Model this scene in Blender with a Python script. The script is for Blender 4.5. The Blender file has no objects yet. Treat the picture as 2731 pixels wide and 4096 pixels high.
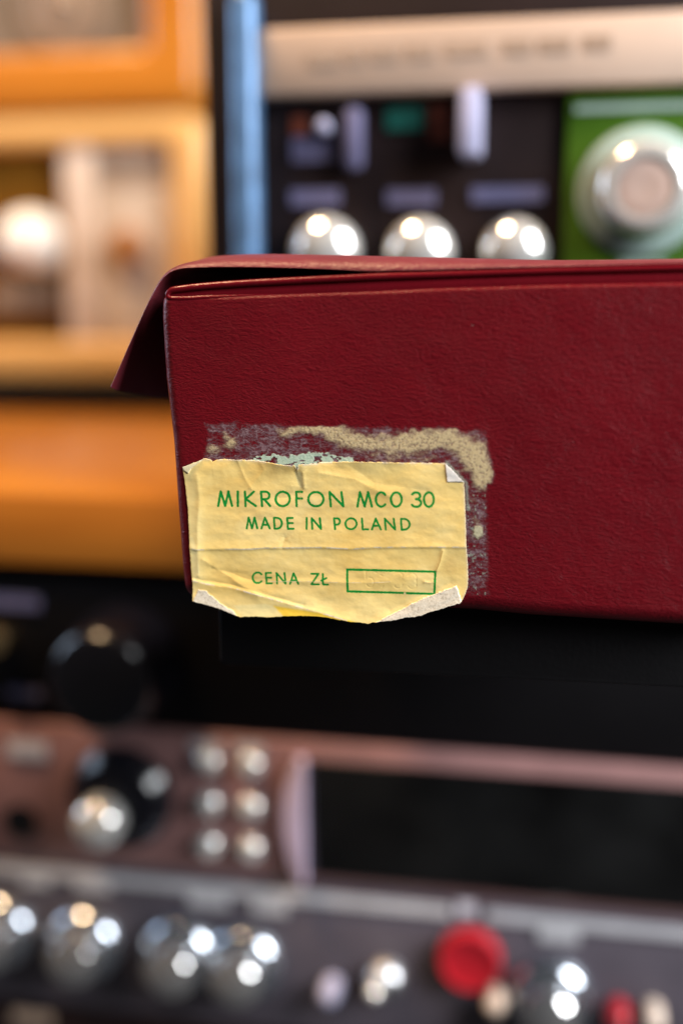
import bpy, bmesh, math, random
import numpy as np
from mathutils import Vector, Matrix

sc = bpy.context.scene
COL = sc.collection
rad = math.radians

# ------------------------------------------------------------------ camera
F_MM, SENS = 40.0, 36.0
PW, PH = 2731.0, 4096.0                      # size of the photograph the measures come from
FPX = F_MM / SENS * PH
PITCH = math.atan((2048 - 1219) / FPX)
cam_d = bpy.data.cameras.new("camera")
cam = bpy.data.objects.new("camera", cam_d)
COL.objects.link(cam)
sc.camera = cam
cam_d.sensor_fit = 'VERTICAL'
cam_d.sensor_height = SENS
cam_d.sensor_width = 24.0
cam_d.lens = F_MM
cam_d.clip_start = 0.01
cam_d.clip_end = 50
cam.rotation_euler = (math.pi / 2 - PITCH, 0, 0)
cam.location = (0, 0, 0)
cam_d.dof.use_dof = True
cam_d.dof.focus_distance = 0.2035
cam_d.dof.aperture_fstop = 3.9
cam_d.dof.aperture_blades = 9
cam_d.dof.aperture_rotation = rad(12)

# ------------------------------------------------------------------ world and lamps
w = bpy.data.worlds.new("World")
sc.world = w
w.use_nodes = True
bgn = w.node_tree.nodes["Background"]
bgn.inputs[0].default_value = (0.62, 0.60, 0.62, 1)
bgn.inputs[1].default_value = 0.11

def area(name, loc, target, sx, sy, power, color, shape='RECTANGLE'):
    d = bpy.data.lights.new(name, 'AREA')
    d.shape = shape
    d.size, d.size_y = sx, sy
    d.energy = power
    d.color = color
    o = bpy.data.objects.new(name, d)
    COL.objects.link(o)
    o.location = loc
    o.rotation_euler = (Vector(target) - Vector(loc)).to_track_quat('-Z', 'Y').to_euler()
    return o

area("ceiling_lamp", (-0.52, 0.16, 1.28), (0, 0.3, 0), 0.28, 0.28, 34.0, (1.0, 0.66, 0.36), 'DISK')
area("window_right", (1.05, -0.42, 0.62), (0.0, 0.24, -0.04), 0.60, 0.85, 58.0, (0.94, 0.97, 1.0))
area("window_left", (-1.2, 0.64, 0.36), (0, 0.24, 0), 0.5, 0.6, 11.0, (0.62, 0.78, 1.0))

sc.view_settings.view_transform = 'Standard'
sc.view_settings.look = 'None'
sc.view_settings.exposure = 0
sc.view_settings.gamma = 1
sc.view_settings.use_curve_mapping = False
sc.render.engine = 'CYCLES'
sc.cycles.use_denoising = True
sc.cycles.max_bounces = 8
sc.cycles.sample_clamp_indirect = 6

# ------------------------------------------------------------------ frames: a vertical plane turned by a yaw, measured from the photograph
CP, SP = math.cos(PITCH), math.sin(PITCH)

def rays(px, py):
    px = np.asarray(px, float); py = np.asarray(py, float)
    x = (px - PW / 2) / FPX; y = (PH / 2 - py) / FPX
    # camera looks along +Y pitched down
    return np.stack([x, CP + y * SP, -SP + y * CP], -1)

class Frame:
    """u to the right along the plane, w away from the camera, v up; origin on the plane."""
    def __init__(self, px, py, depth, yaw):
        r = rays(px, py)
        self.o = r * depth
        a = rad(yaw)
        self.yaw = a
        self.u = np.array([math.cos(a), -math.sin(a), 0])
        self.w = np.array([math.sin(a), math.cos(a), 0])
        self.v = np.array([0, 0, 1.0])
    def at(self, px, py, w=0.0):
        r = rays(px, py)
        t = (self.o @ self.w + w) / (r @ self.w)
        p = r * t[..., None] - self.o
        return p @ self.u, p @ self.v
    def world(self, u, v, w):
        return self.o + self.u * u + self.v * v + self.w * w

CASE = Frame(1300, 2150, 0.2035, 9.0)
RACK = Frame(1365, 3000, 0.360, 10.6)

# ------------------------------------------------------------------ noise in numpy
def vnoise(x, y, seed=0):
    xi = np.floor(x).astype(np.int64); yi = np.floor(y).astype(np.int64)
    fx = x - xi; fy = y - yi
    fx = fx * fx * fx * (fx * (fx * 6 - 15) + 10); fy = fy * fy * fy * (fy * (fy * 6 - 15) + 10)
    def h(a, b):
        n = (a * 374761393 + b * 668265263 + seed * 974634777) & 0xFFFFFFFF
        n = ((n ^ (n >> 13)) * 1274126177) & 0xFFFFFFFF
        n = ((n ^ (n >> 16)) * 2246822519) & 0xFFFFFFFF
        return ((n ^ (n >> 15)) & 0xFFFF) / 65535.0
    return (h(xi, yi) * (1 - fx) + h(xi + 1, yi) * fx) * (1 - fy) + (h(xi, yi + 1) * (1 - fx) + h(xi + 1, yi + 1) * fx) * fy

def fbm(x, y, seed=0, octv=4, gain=0.5):
    s = 0; a = 1; t = 0
    for i in range(octv):
        s = s + a * vnoise(x * 2 ** i + 17.3 * i, y * 2 ** i - 9.1 * i, seed + i * 13); t += a; a *= gain
    return s / t

def sstep(a, b, x):
    t = np.clip((x - a) / (b - a), 0, 1)
    return t * t * (3 - 2 * t)

def dseg(X, Y, a, b):
    ax, ay = a; bx, by = b
    dx, dy = bx - ax, by - ay
    L = dx * dx + dy * dy + 1e-9
    t = np.clip(((X - ax) * dx + (Y - ay) * dy) / L, 0, 1)
    return np.hypot(X - ax - t * dx, Y - ay - t * dy)

def dpoly(X, Y, pts, pad=60):
    """distance to a polyline (only worked out near it)"""
    P = np.array(pts, float)
    out = np.full(X.shape, 1e3)
    m = (X > P[:, 0].min() - pad) & (X < P[:, 0].max() + pad) & (Y > P[:, 1].min() - pad) & (Y < P[:, 1].max() + pad)
    if not m.any():
        return out
    x, y = X[m], Y[m]
    d = np.full(x.shape, 1e3)
    for a, b in zip(pts[:-1], pts[1:]):
        d = np.minimum(d, dseg(x, y, a, b))
    out[m] = d
    return out

def inside(X, Y, poly):
    c = np.zeros(X.shape, bool)
    n = len(poly)
    for i in range(n):
        x0, y0 = poly[i]; x1, y1 = poly[(i + 1) % n]
        if y0 == y1: continue
        m = ((y0 > Y) != (y1 > Y)) & (X < (x1 - x0) * (Y - y0) / (y1 - y0) + x0)
        c ^= m
    return c

def sdpoly(X, Y, poly, pad=120):
    d = dpoly(X, Y, list(poly) + [poly[0]], pad)
    return np.where(inside(X, Y, poly), -d, d)

# ------------------------------------------------------------------ materials
def newmat(name):
    m = bpy.data.materials.new(name)
    m.use_nodes = True
    nt = m.node_tree
    b = nt.nodes["Principled BSDF"]
    return m, nt, b

def node(nt, t, **kw):
    n = nt.nodes.new(t)
    for k, v in kw.items():
        if k.startswith('i_'):
            key = k[2:]
            key = int(key) if key.isdigit() else key
            n.inputs[key].default_value = v
        else:
            setattr(n, k, v)
    return n

def math_n(nt, op, a, b=None, c=None, clamp=False):
    n = nt.nodes.new('ShaderNodeMath'); n.operation = op; n.use_clamp = clamp
    for i, v in enumerate((a, b, c)):
        if v is None: continue
        if isinstance(v, (int, float)): n.inputs[i].default_value = v
        else: nt.links.new(v, n.inputs[i])
    return n.outputs[0]

def mixc(nt, fac, a, b):
    n = nt.nodes.new('ShaderNodeMix'); n.data_type = 'RGBA'
    for i, v in ((0, fac), (6, a), (7, b)):
        if isinstance(v, (int, float)): n.inputs[i].default_value = v
        elif isinstance(v, tuple): n.inputs[i].default_value = (*v, 1) if len(v) == 3 else v
        else: nt.links.new(v, n.inputs[i])
    return n.outputs[2]

def mapped(nt, scale, rot=(0, 0, 0)):
    tc = nt.nodes.new('ShaderNodeTexCoord')
    mp = nt.nodes.new('ShaderNodeMapping')
    mp.inputs['Scale'].default_value = scale
    mp.inputs['Rotation'].default_value = rot
    nt.links.new(tc.outputs['Object'], mp.inputs['Vector'])
    return mp.outputs[0]

def noise_n(nt, vec, scale=1, detail=3, rough=0.5, dist=0.0):
    n = node(nt, 'ShaderNodeTexNoise')
    n.inputs['Scale'].default_value = scale; n.inputs['Detail'].default_value = detail
    n.inputs['Roughness'].default_value = rough; n.inputs['Distortion'].default_value = dist
    nt.links.new(vec, n.inputs['Vector'])
    return n

def ramp(nt, fac, stops):
    r = nt.nodes.new('ShaderNodeValToRGB')
    el = r.color_ramp.elements
    while len(el) < len(stops): el.new(0.5)
    for e, (p, c) in zip(el, stops):
        e.position = p; e.color = (*c, 1)
    nt.links.new(fac, r.inputs[0])
    return r.outputs[0]

def attr(nt, name):
    n = nt.nodes.new('ShaderNodeAttribute'); n.attribute_name = name
    return n.outputs['Fac']

def simple(name, col, rough=0.5, metal=0.0, spec=0.5, vary=0.12, scale=60, bump=0.0, coat=0.0, bscale=900):
    m, nt, b = newmat(name)
    v = mapped(nt, (1, 1, 1))
    n = noise_n(nt, v, scale, 4)
    lo = tuple(c * (1 - vary) for c in col); hi = tuple(min(1, c * (1 + vary)) for c in col)
    nt.links.new(ramp(nt, n.outputs[0], [(0.3, lo), (0.7, hi)]), b.inputs['Base Color'])
    b.inputs['Roughness'].default_value = rough
    b.inputs['Metallic'].default_value = metal
    b.inputs['Specular IOR Level'].default_value = spec
    b.inputs['Coat Weight'].default_value = coat
    b.inputs['Coat Roughness'].default_value = 0.12
    if bump:
        n2 = noise_n(nt, v, bscale, 2)
        bp = node(nt, 'ShaderNodeBump', i_Strength=bump, i_Distance=0.0003)
        nt.links.new(n2.outputs[0], bp.inputs['Height'])
        nt.links.new(bp.outputs[0], b.inputs['Normal'])
    return m

def vinyl(name, base, rough, grain, spec=0.26):
    m, nt, b = newmat(name)
    # wavy creases of pressed leather grain: stretched noise, bent by another noise
    tc = nt.nodes.new('ShaderNodeTexCoord')
    obj = tc.outputs['Object']
    wn = noise_n(nt, obj, 260, 2)
    add = node(nt, 'ShaderNodeVectorMath', operation='MULTIPLY_ADD')
    nt.links.new(wn.outputs['Color'], add.inputs[0])
    add.inputs[1].default_value = (0.0022, 0.0022, 0.0022)
    nt.links.new(obj, add.inputs[2])
    def stretched(sx, sy, sz, rot, scale, det):
        mp = nt.nodes.new('ShaderNodeMapping')
        mp.inputs['Scale'].default_value = (sx, sy, sz)
        mp.inputs['Rotation'].default_value = rot
        nt.links.new(add.outputs[0], mp.inputs['Vector'])
        return noise_n(nt, mp.outputs[0], scale, det, 0.55).outputs[0]
    a = stretched(480, 800, 1350, (0, rad(8), 0), 1.0, 3)
    c = stretched(820, 1000, 2000, (0, rad(-14), 0), 1.0, 3)
    big = noise_n(nt, obj, 90, 2).outputs[0]
    ra = math_n(nt, 'POWER', math_n(nt, 'MULTIPLY', math_n(nt, 'ABSOLUTE', math_n(nt, 'SUBTRACT', a, 0.5)), 4.0, clamp=True), 0.6)
    rc = math_n(nt, 'POWER', math_n(nt, 'MULTIPLY', math_n(nt, 'ABSOLUTE', math_n(nt, 'SUBTRACT', c, 0.5)), 4.0, clamp=True), 0.7)
    h = math_n(nt, 'ADD', math_n(nt, 'MULTIPLY', ra, 0.6), math_n(nt, 'MULTIPLY', rc, 0.35))
    h = math_n(nt, 'ADD', h, math_n(nt, 'MULTIPLY', big, 0.5))
    fine = noise_n(nt, obj, 5200, 2).outputs[0]
    h = math_n(nt, 'ADD', h, math_n(nt, 'MULTIPLY', fine, 0.10))
    bp = node(nt, 'ShaderNodeBump', i_Strength=grain, i_Distance=0.00022)
    nt.links.new(h, bp.inputs['Height'])
    nt.links.new(bp.outputs[0], b.inputs['Normal'])
    var = noise_n(nt, obj, 55, 4).outputs[0]
    lo = tuple(x * 0.9 for x in base); hi = tuple(x * 1.1 for x in base)
    col = ramp(nt, var, [(0.3, lo), (0.7, hi)])
    # specks of dust
    vo = node(nt, 'ShaderNodeTexVoronoi', i_Scale=260.0)
    nt.links.new(obj, vo.inputs['Vector'])
    near = math_n(nt, 'LESS_THAN', vo.outputs['Distance'], 0.026)
    sep = node(nt, 'ShaderNodeSeparateColor'); nt.links.new(vo.outputs['Color'], sep.inputs[0])
    few = math_n(nt, 'GREATER_THAN', sep.outputs[0], 0.86)
    dust = math_n(nt, 'MULTIPLY', math_n(nt, 'MULTIPLY', near, few), 0.55)
    col = mixc(nt, dust, col, (0.55, 0.45, 0.38))
    nt.links.new(col, b.inputs['Base Color'])
    rr = math_n(nt, 'ADD', math_n(nt, 'MULTIPLY', noise_n(nt, obj, 140, 3).outputs[0], 0.16), rough - 0.08)
    nt.links.new(rr, b.inputs['Roughness'])
    b.inputs['Specular IOR Level'].default_value = spec
    return m

def wood(name, dark, light, rough=0.32, coat=0.3):
    m, nt, b = newmat(name)
    v = mapped(nt, (4, 40, 60))
    n = noise_n(nt, v, 1.5, 6, 0.6, 0.6)
    nt.links.new(ramp(nt, n.outputs[0], [(0.25, dark), (0.75, light)]), b.inputs['Base Color'])
    b.inputs['Roughness'].default_value = rough
    b.inputs['Coat Weight'].default_value = coat
    b.inputs['Coat Roughness'].default_value = 0.2
    return m

M = {}
M['vinyl'] = vinyl("burgundy_vinyl", (0.108, 0.0022, 0.0060), 0.38, 0.50, 0.24)
M['vinyl_smooth'] = vinyl("burgundy_vinyl_welt", (0.115, 0.0025, 0.0065), 0.27, 0.12)
M['vinyl_lid'] = vinyl("burgundy_vinyl_lid", (0.135, 0.014, 0.022), 0.46, 0.5, 0.55)  # base pinker than the body's, overhead sheen put into the colour
M['black_ledge'] = simple("black_matt_board", (0.004, 0.0035, 0.004), 0.75, spec=0.12, bump=0.2)
M['black'] = simple("black_panel", (0.0035, 0.003, 0.0035), 0.6, spec=0.08)
M['black_gloss'] = simple("black_glossy_plastic", (0.006, 0.006, 0.008), 0.2)
M['black_brown'] = simple("dark_panel", (0.014, 0.008, 0.008), 0.5, spec=0.15)
M['knob_black'] = simple("black_knob", (0.004, 0.004, 0.007), 0.2, spec=0.45)
M['brown'] = simple("mauve_brown_paint", (0.24, 0.122, 0.115), 0.45)
M['purple'] = simple("grey_violet_paint", (0.072, 0.060, 0.074), 0.45)
M['silver'] = simple("polished_aluminium", (0.84, 0.83, 0.80), 0.11, 0.62, vary=0.05)
M['chrome'] = simple("chrome", (0.85, 0.84, 0.83), 0.10, 1.0, vary=0.03)
M['satin'] = simple("satin_aluminium", (0.62, 0.62, 0.64), 0.35, 1.0, vary=0.06)
M['beige'] = simple("champagne_aluminium", (0.58, 0.43, 0.335), 0.45, 0.25, vary=0.1, scale=20)
M['blue'] = simple("blue_tinted_rail", (0.065, 0.135, 0.25), 0.34, 0.3, vary=0.4, scale=150)  # blue sky reflection put into the rail's base colour
M['white'] = simple("lavender_white_plastic", (0.38, 0.38, 0.54), 0.35)
M['legend'] = simple("printed_legend", (0.10, 0.095, 0.18), 0.5)
M['legend_grey'] = simple("printed_grey_legend", (0.44, 0.43, 0.45), 0.5)
M['legend_dark'] = simple("printed_dark_legend", (0.36, 0.25, 0.18), 0.5)
M['legend_pale'] = simple("printed_pale_legend", (0.55, 0.53, 0.58), 0.5)
M['green'] = simple("green_panel", (0.040, 0.105, 0.004), 0.5, spec=0.25)
M['teal_pale'] = simple("pale_teal_print", (0.27, 0.36, 0.33), 0.5)
M['teal'] = simple("teal_print", (0.0, 0.075, 0.058), 0.5)
M['orange_red'] = simple("orange_red_print", (0.10, 0.018, 0.006), 0.5)
M['red'] = simple("red_plastic", (0.36, 0.009, 0.017), 0.3, coat=0.2)
M['cream'] = simple("cream_plastic", (0.66, 0.52, 0.42), 0.28)
M['lavender'] = simple("lavender_plastic", (0.62, 0.52, 0.72), 0.35)
M['glass'] = simple("dark_display_glass", (0.004, 0.004, 0.004), 0.08, spec=0.5, vary=0.95, scale=30)  # mottled base colour stands in for reflections of the room
M['glass_reflection'] = simple('mottled_reflection_glass', (0.016, 0.018, 0.018), 0.2, vary=0.97, scale=26)  # unused; grey mottling painted as a reflection in the glass
M['cap'] = simple('rosy_aluminium_cap', (0.70, 0.52, 0.45), 0.4, 0.5)
M['steel'] = simple('bright_nickel', (0.70, 0.69, 0.68), 0.12, 0.93, vary=0.05)
M['skirt'] = simple('blue_glint_nickel', (0.50, 0.54, 0.60), 0.16, 0.95, vary=0.05)  # bluish tint stands in for blue highlights on the lower tier
M['gold'] = simple("brass", (0.75, 0.52, 0.25), 0.22, 1.0)
M['wood_pale'] = wood("pale_lacquered_wood", (0.58, 0.30, 0.085), (0.70, 0.42, 0.155))
M['wood_orange'] = wood("orange_lacquered_wood", (0.37, 0.118, 0.008), (0.49, 0.18, 0.018))
M['wood_shaded'] = wood('shaded_wood_front', (0.30, 0.085, 0.005), (0.42, 0.135, 0.012), 0.4, .15)  # orange wood darkened, shade of the shelf front put into the colour
M['cloth'] = simple("taupe_speaker_cloth", (0.15, 0.11, 0.075), 0.9, bump=0.5)
M['taupe'] = simple("taupe_trim", (0.22, 0.15, 0.10), 0.6)
M['panel_brown'] = simple("brown_recess", (0.11, 0.045, 0.002), 0.7, spec=0.1)
M['panel_beige'] = simple("beige_face_plate", (0.47, 0.38, 0.30), 0.5)
M['panel_pale'] = simple("pale_pillar", (0.58, 0.46, 0.37), 0.45)
M['dome'] = simple("white_dome", (0.85, 0.82, 0.75), 0.35)
M['orange'] = simple("orange_button", (0.30, 0.11, 0.016), 0.4)
M['wall'] = simple("dark_wall_paint", (0.018, 0.011, 0.009), 0.9)
M['floor'] = simple("dark_desk", (0.012, 0.010, 0.010), 0.8)

# paper sticker: attributes carry the print, the torn backing and the stains and painted shade
def paper():
    m, nt, b = newmat("yellow_paper_sticker")
    obj = nt.nodes.new('ShaderNodeTexCoord').outputs['Object']
    v1 = noise_n(nt, obj, 110, 5, 0.6).outputs[0]
    mp = node(nt, 'ShaderNodeMapping'); mp.inputs['Scale'].default_value = (120, 120, 420)
    nt.links.new(obj, mp.inputs['Vector'])
    v2 = noise_n(nt, mp.outputs[0], 1, 4, 0.6).outputs[0]
    col = ramp(nt, v1, [(0.32, (0.74, 0.50, 0.150)), (0.52, (0.83, 0.60, 0.21)), (0.72, (0.86, 0.66, 0.27))])
    col = mixc(nt, math_n(nt, 'MULTIPLY', math_n(nt, 'SUBTRACT', v2, 0.5, clamp=True), 1.6, clamp=True), col, (0.58, 0.36, 0.085))
    col = mixc(nt, attr(nt, 'pale'), col, (0.80, 0.68, 0.33))
    col = mixc(nt, attr(nt, 'yellow'), col, (0.82, 0.52, 0.035))
    col = mixc(nt, attr(nt, 'stain_shade'), col, (0.40, 0.21, 0.045))
    fleck = noise_n(nt, obj, 2600, 3, 0.7).outputs[0]
    bcol = ramp(nt, fleck, [(0.28, (0.30, 0.25, 0.18)), (0.42, (0.58, 0.51, 0.40)), (0.6, (0.70, 0.63, 0.51))])
    col = mixc(nt, attr(nt, 'backing'), col, bcol)
    col = mixc(nt, attr(nt, 'clean'), col, (0.88, 0.82, 0.75))
    wear = noise_n(nt, obj, 6000, 2).outputs[0]
    ink = math_n(nt, 'MULTIPLY', attr(nt, 'ink'), math_n(nt, 'MULTIPLY_ADD', wear, 0.3, 0.88, clamp=True), clamp=True)
    gcol = ramp(nt, fleck, [(0.3, (0.0, 0.17, 0.016)), (0.7, (0.001, 0.28, 0.04))])
    col = mixc(nt, ink, col, gcol)
    nt.links.new(col, b.inputs['Base Color'])
    b.inputs['Roughness'].default_value = 0.42
    b.inputs['Specular IOR Level'].default_value = 0.35
    fb = noise_n(nt, obj, 1500, 4, 0.6).outputs[0]
    bp = node(nt, 'ShaderNodeBump', i_Strength=0.22, i_Distance=0.0001)
    nt.links.new(fb, bp.inputs['Height'])
    nt.links.new(bp.outputs[0], b.inputs['Normal'])
    return m
M['paper'] = paper()

def glue():
    m, nt, b = newmat("dried_glue")
    obj = nt.nodes.new('ShaderNodeTexCoord').outputs['Object']
    f = noise_n(nt, obj, 2200, 4, 0.7).outputs[0]
    ff = noise_n(nt, obj, 4200, 3, 0.6).outputs[0]
    thick = ramp(nt, ff, [(0.30, (0.34, 0.23, 0.11)), (0.45, (0.50, 0.38, 0.20)), (0.75, (0.60, 0.48, 0.29))])
    thin = ramp(nt, f, [(0.3, (0.10, 0.035, 0.05)), (0.7, (0.27, 0.17, 0.18))])
    col = mixc(nt, attr(nt, 'thick'), thin, thick)
    mint = ramp(nt, f, [(0.3, (0.32, 0.43, 0.32)), (0.7, (0.50, 0.60, 0.47))])
    col = mixc(nt, attr(nt, 'mint'), col, mint)
    nt.links.new(col, b.inputs['Base Color'])
    b.inputs['Roughness'].default_value = 0.6
    bp = node(nt, 'ShaderNodeBump', i_Strength=0.6, i_Distance=0.0001)
    nt.links.new(f, bp.inputs['Height'])
    nt.links.new(bp.outputs[0], b.inputs['Normal'])
    nt.links.new(attr(nt, 'cover'), b.inputs['Alpha'])
    return m
M['glue'] = glue()

# ------------------------------------------------------------------ objects
def place(o, frame, u, v, w):
    o.location = Vector(frame.world(u, v, w))
    o.rotation_euler = (0, 0, -frame.yaw)

def thing(name, label, cat, frame, u, v, w, group=None):
    o = bpy.data.objects.new(name, None)
    o.empty_display_size = 0.01
    COL.objects.link(o)
    place(o, frame, u, v, w)
    o['label'] = label; o['category'] = cat
    if group: o['group'] = group
    o['_f'] = 0
    del o['_f']
    ORG[o.name] = (u, w, v)
    return o
ORG = {}

def finish(name, me, mat, parent, root, label=None, smooth=True):
    """me is in frame coordinates (u, w, v); shift so that its origin is the thing's"""
    ou, ow, ov = ORG[root.name]
    me.transform(Matrix.Translation((-ou, -ow, -ov)))
    if smooth:
        me.polygons.foreach_set('use_smooth', [True] * len(me.polygons))
    me.materials.append(mat)
    me.update()
    o = bpy.data.objects.new(name, me)
    COL.objects.link(o)
    o.parent = parent
    if label: o['label'] = label
    return o

def bm_mesh(bm, name, sharp=35):
    bmesh.ops.recalc_face_normals(bm, faces=bm.faces)
    me = bpy.data.meshes.new(name)
    bm.to_mesh(me); bm.free()
    return me

def auto_smooth(o, deg=35):
    me = o.data
    bm = bmesh.new(); bm.from_mesh(me)
    for e in bm.edges:
        if len(e.link_faces) == 2 and e.calc_face_angle(0) > rad(deg): e.smooth = False
    bm.to_mesh(me); bm.free()

def add_box(bm, u0, u1, w0, w1, v0, v1, bev=0.0, seg=2):
    r = bmesh.ops.create_cube(bm, size=1)
    vs = r['verts']
    for q in vs:
        q.co = Vector((u0 + (q.co.x + .5) * (u1 - u0), w0 + (q.co.y + .5) * (w1 - w0), v0 + (q.co.z + .5) * (v1 - v0)))
    if bev:
        es = list({e for q in vs for e in q.link_edges})
        bmesh.ops.bevel(bm, geom=es, offset=bev, segments=seg, affect='EDGES', profile=0.5)

def box(name, mat, parent, root, u0, u1, w0, w1, v0, v1, bev=0.0008, label=None):
    bm = bmesh.new()
    add_box(bm, u0, u1, w0, w1, v0, v1, bev)
    o = finish(name, bm_mesh(bm, name), mat, parent, root, label)
    auto_smooth(o)
    return o

def lathe(name, mat, parent, root, cu, cv, prof, seg=40, flutes=0, depth=0.0, label=None):
    """prof: list of (radius, w); axis along w; the front is the most negative w"""
    bm = bmesh.new()
    rings = []
    for r, ww in prof:
        ring = []
        for i in range(seg):
            a = 2 * math.pi * i / seg
            rr = r
            if flutes and depth: rr = r * (1 - depth * (0.5 + 0.5 * math.cos(flutes * a)))
            ring.append(bm.verts.new((cu + rr * math.cos(a), ww, cv + rr * math.sin(a))))
        rings.append(ring)
    for A, B in zip(rings[:-1], rings[1:]):
        for i in range(seg):
            bm.faces.new((A[i], A[(i + 1) % seg], B[(i + 1) % seg], B[i]))
    bm.faces.new(rings[0]); bm.faces.new(rings[-1])
    o = finish(name, bm_mesh(bm, name), mat, parent, root, label)
    auto_smooth(o, 40)
    return o

def frame_ring(name, mat, parent, root, u0, u1, v0, v1, tu, tvt, tvb, w0, w1, rad_o, rad_i, seg=8):
    """a rounded rectangular frame"""
    def rr(a0, a1, b0, b1, r):
        pts = []
        for cx, cy, st in ((a1 - r, b1 - r, 0), (a0 + r, b1 - r, 90), (a0 + r, b0 + r, 180), (a1 - r, b0 + r, 270)):
            for i in range(seg + 1):
                a = rad(st + 90 * i / seg)
                pts.append((cx + r * math.cos(a), cy + r * math.sin(a)))
        return pts
    O = rr(u0, u1, v0, v1, rad_o); I = rr(u0 + tu, u1 - tu, v0 + tvb, v1 - tvt, rad_i)
    bm = bmesh.new()
    b = 0.004
    def sh(P, Q, f): return [(p[0] + (q[0] - p[0]) * f, p[1] + (q[1] - p[1]) * f) for p, q in zip(P, Q)]
    loops = [(O, w1), (O, w0 + b), (sh(O, I, .06), w0 + b * .35), (sh(O, I, .2), w0), (sh(O, I, .85), w0), (sh(O, I, .96), w0 + b * .4), (I, w0 + b), (I, w1)]
    R = [[bm.verts.new((p[0], ww, p[1])) for p in P] for P, ww in loops]
    n = len(O)
    for A, B in zip(R, R[1:] + R[:1]):
        for i in range(n):
            bm.faces.new((A[i], A[(i + 1) % n], B[(i + 1) % n], B[i]))
    o = finish(name, bm_mesh(bm, name), mat, parent, root)
    auto_smooth(o, 50)
    return o

def grid_mesh(name, P, mask=None, attrs=None):
    """P: (rows, cols, 3)"""
    r, c = P.shape[:2]
    idx = np.arange(r * c).reshape(r, c)
    q = np.stack([idx[:-1, :-1], idx[:-1, 1:], idx[1:, 1:], idx[1:, :-1]], -1)
    if mask is not None:
        q = q[mask[:-1, :-1] | mask[:-1, 1:] | mask[1:, 1:] | mask[1:, :-1]]
    q = q.reshape(-1, 4)
    V = P.reshape(-1, 3)
    A = {k: a.reshape(-1) for k, a in (attrs or {}).items()}
    if mask is not None:
        used = np.unique(q)
        re = np.full(len(V), -1); re[used] = np.arange(len(used))
        q = re[q]; V = V[used]; A = {k: a[used] for k, a in A.items()}
    return raw_mesh(name, V, q, A)

def raw_mesh(name, V, q, A=None):
    me = bpy.data.meshes.new(name)
    me.vertices.add(len(V)); me.vertices.foreach_set('co', np.ascontiguousarray(V, dtype=np.float32).ravel())
    nq = len(q)
    me.loops.add(nq * 4); me.loops.foreach_set('vertex_index', np.ascontiguousarray(q, dtype=np.int32).ravel())
    me.polygons.add(nq); me.polygons.foreach_set('loop_start', np.arange(nq, dtype=np.int32) * 4)
    me.update(calc_edges=True)
    me.validate()
    for k, a in (A or {}).items():
        at = me.attributes.new(k, 'FLOAT', 'POINT')
        at.data.foreach_set('value', np.ascontiguousarray(a, dtype=np.float32))
    return me

# ================================================================== SETTING
PXD = PH / 2352.0                          # background measures were taken at 1568 x 2352
def R(x, y, w=0.0):
    u, v = RACK.at(x * PXD, y * PXD, w)
    return float(u), float(v)

def struct(name, mat, frame, u0, u1, w0, w1, v0, v1):
    bm = bmesh.new(); add_box(bm, u0, u1, w0, w1, v0, v1)
    me = bm_mesh(bm, name); me.materials.append(mat)
    o = bpy.data.objects.new(name, me); COL.objects.link(o)
    place(o, frame, 0, 0, 0)
    o['kind'] = 'structure'
    return o
struct("wall", M['wall'], RACK, -1.2, 1.2, 0.62, 0.64, -0.6, 1.2)

# ================================================================== BACKGROUND RACK (everything out of focus)
# ---- orange wooden desk shelf
ul, _ = R(-2600, 1140); ur, vt = R(462, 1143); _, vb = R(462, 1312)
SHELF_T = vt
t = thing("wooden_shelf", "orange lacquered wooden shelf board behind the burgundy case, carrying the wooden cabinets", "shelf", RACK, (ul + ur) / 2, vb, 0)
box("board", M['wood_orange'], t, t, ul, ur, 0.0042, 0.42, vb, vt, 0.001)
box("shaded_front", M['wood_shaded'], t, t, ul, ur, -.001, 0.004, vb, vt - .0006, 0.0008)  # strip added to carry the painted shade of the shelf front

# ---- black filler added for the dark gap under the wooden radio
WC = 0.285
_, rv0 = R(470, 884, WC)
t = thing("black_filler", "low black plinth for the dark gap at the back of the orange shelf, under the wooden radio", "filler", RACK, ul / 2, SHELF_T, 0.27)
box("board", M['black'], t, t, ul * .9, ur + .06, 0.258, 0.41, SHELF_T + .0003, rv0 - .0004, .002)
# ---- two wooden cabinets standing at the back of the shelf
WC = 0.285
u1, v1 = R(470, 252, WC); _, v0 = R(470, 884, WC); u0, _ = R(-560, 252, WC)
tu = u1 - R(392, 500, WC)[0]
t = thing("wooden_radio", "pale wood framed radio with white dome and small orange button, under the speaker", "radio", RACK, (u0 + u1) / 2, v0, WC)
frame_ring("frame", M['wood_pale'], t, t, u0, u1, v0, v1, tu, v1 - R(0, 338, WC)[1], R(0, 782, WC)[1] - v0, WC, WC + 0.12, 0.016, 0.006)
a0, _ = R(-470, 500, WC); a1, _ = R(140, 500, WC); _, b1 = R(0, 325, WC); _, b0 = R(0, 800, WC)
box("recess_panel", M['panel_brown'], t, t, a0, a1, WC + 0.012, WC + 0.02, b0, b1)
cu, cv = R(60, 555, WC); rr = R(128, 555, WC)[0] - cu
lathe("dome", M['dome'], t, t, cu, cv, [(rr, WC + .012), (rr, WC + .006), (rr * .93, WC - .001), (rr * .75, WC - .007), (rr * .45, WC - .012), (rr * .12, WC - .0135)])
p0 = R(-40, 715, WC); p1 = R(118, 655, WC)
box("lower_grille", M['taupe'], t, t, p0[0], p1[0], WC + .008, WC + .0119, p0[1], p1[1], .002)
c0 = R(147, 500, WC)[0]; c1 = R(206, 500, WC)[0]; c2 = R(400, 500, WC)[0]
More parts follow.
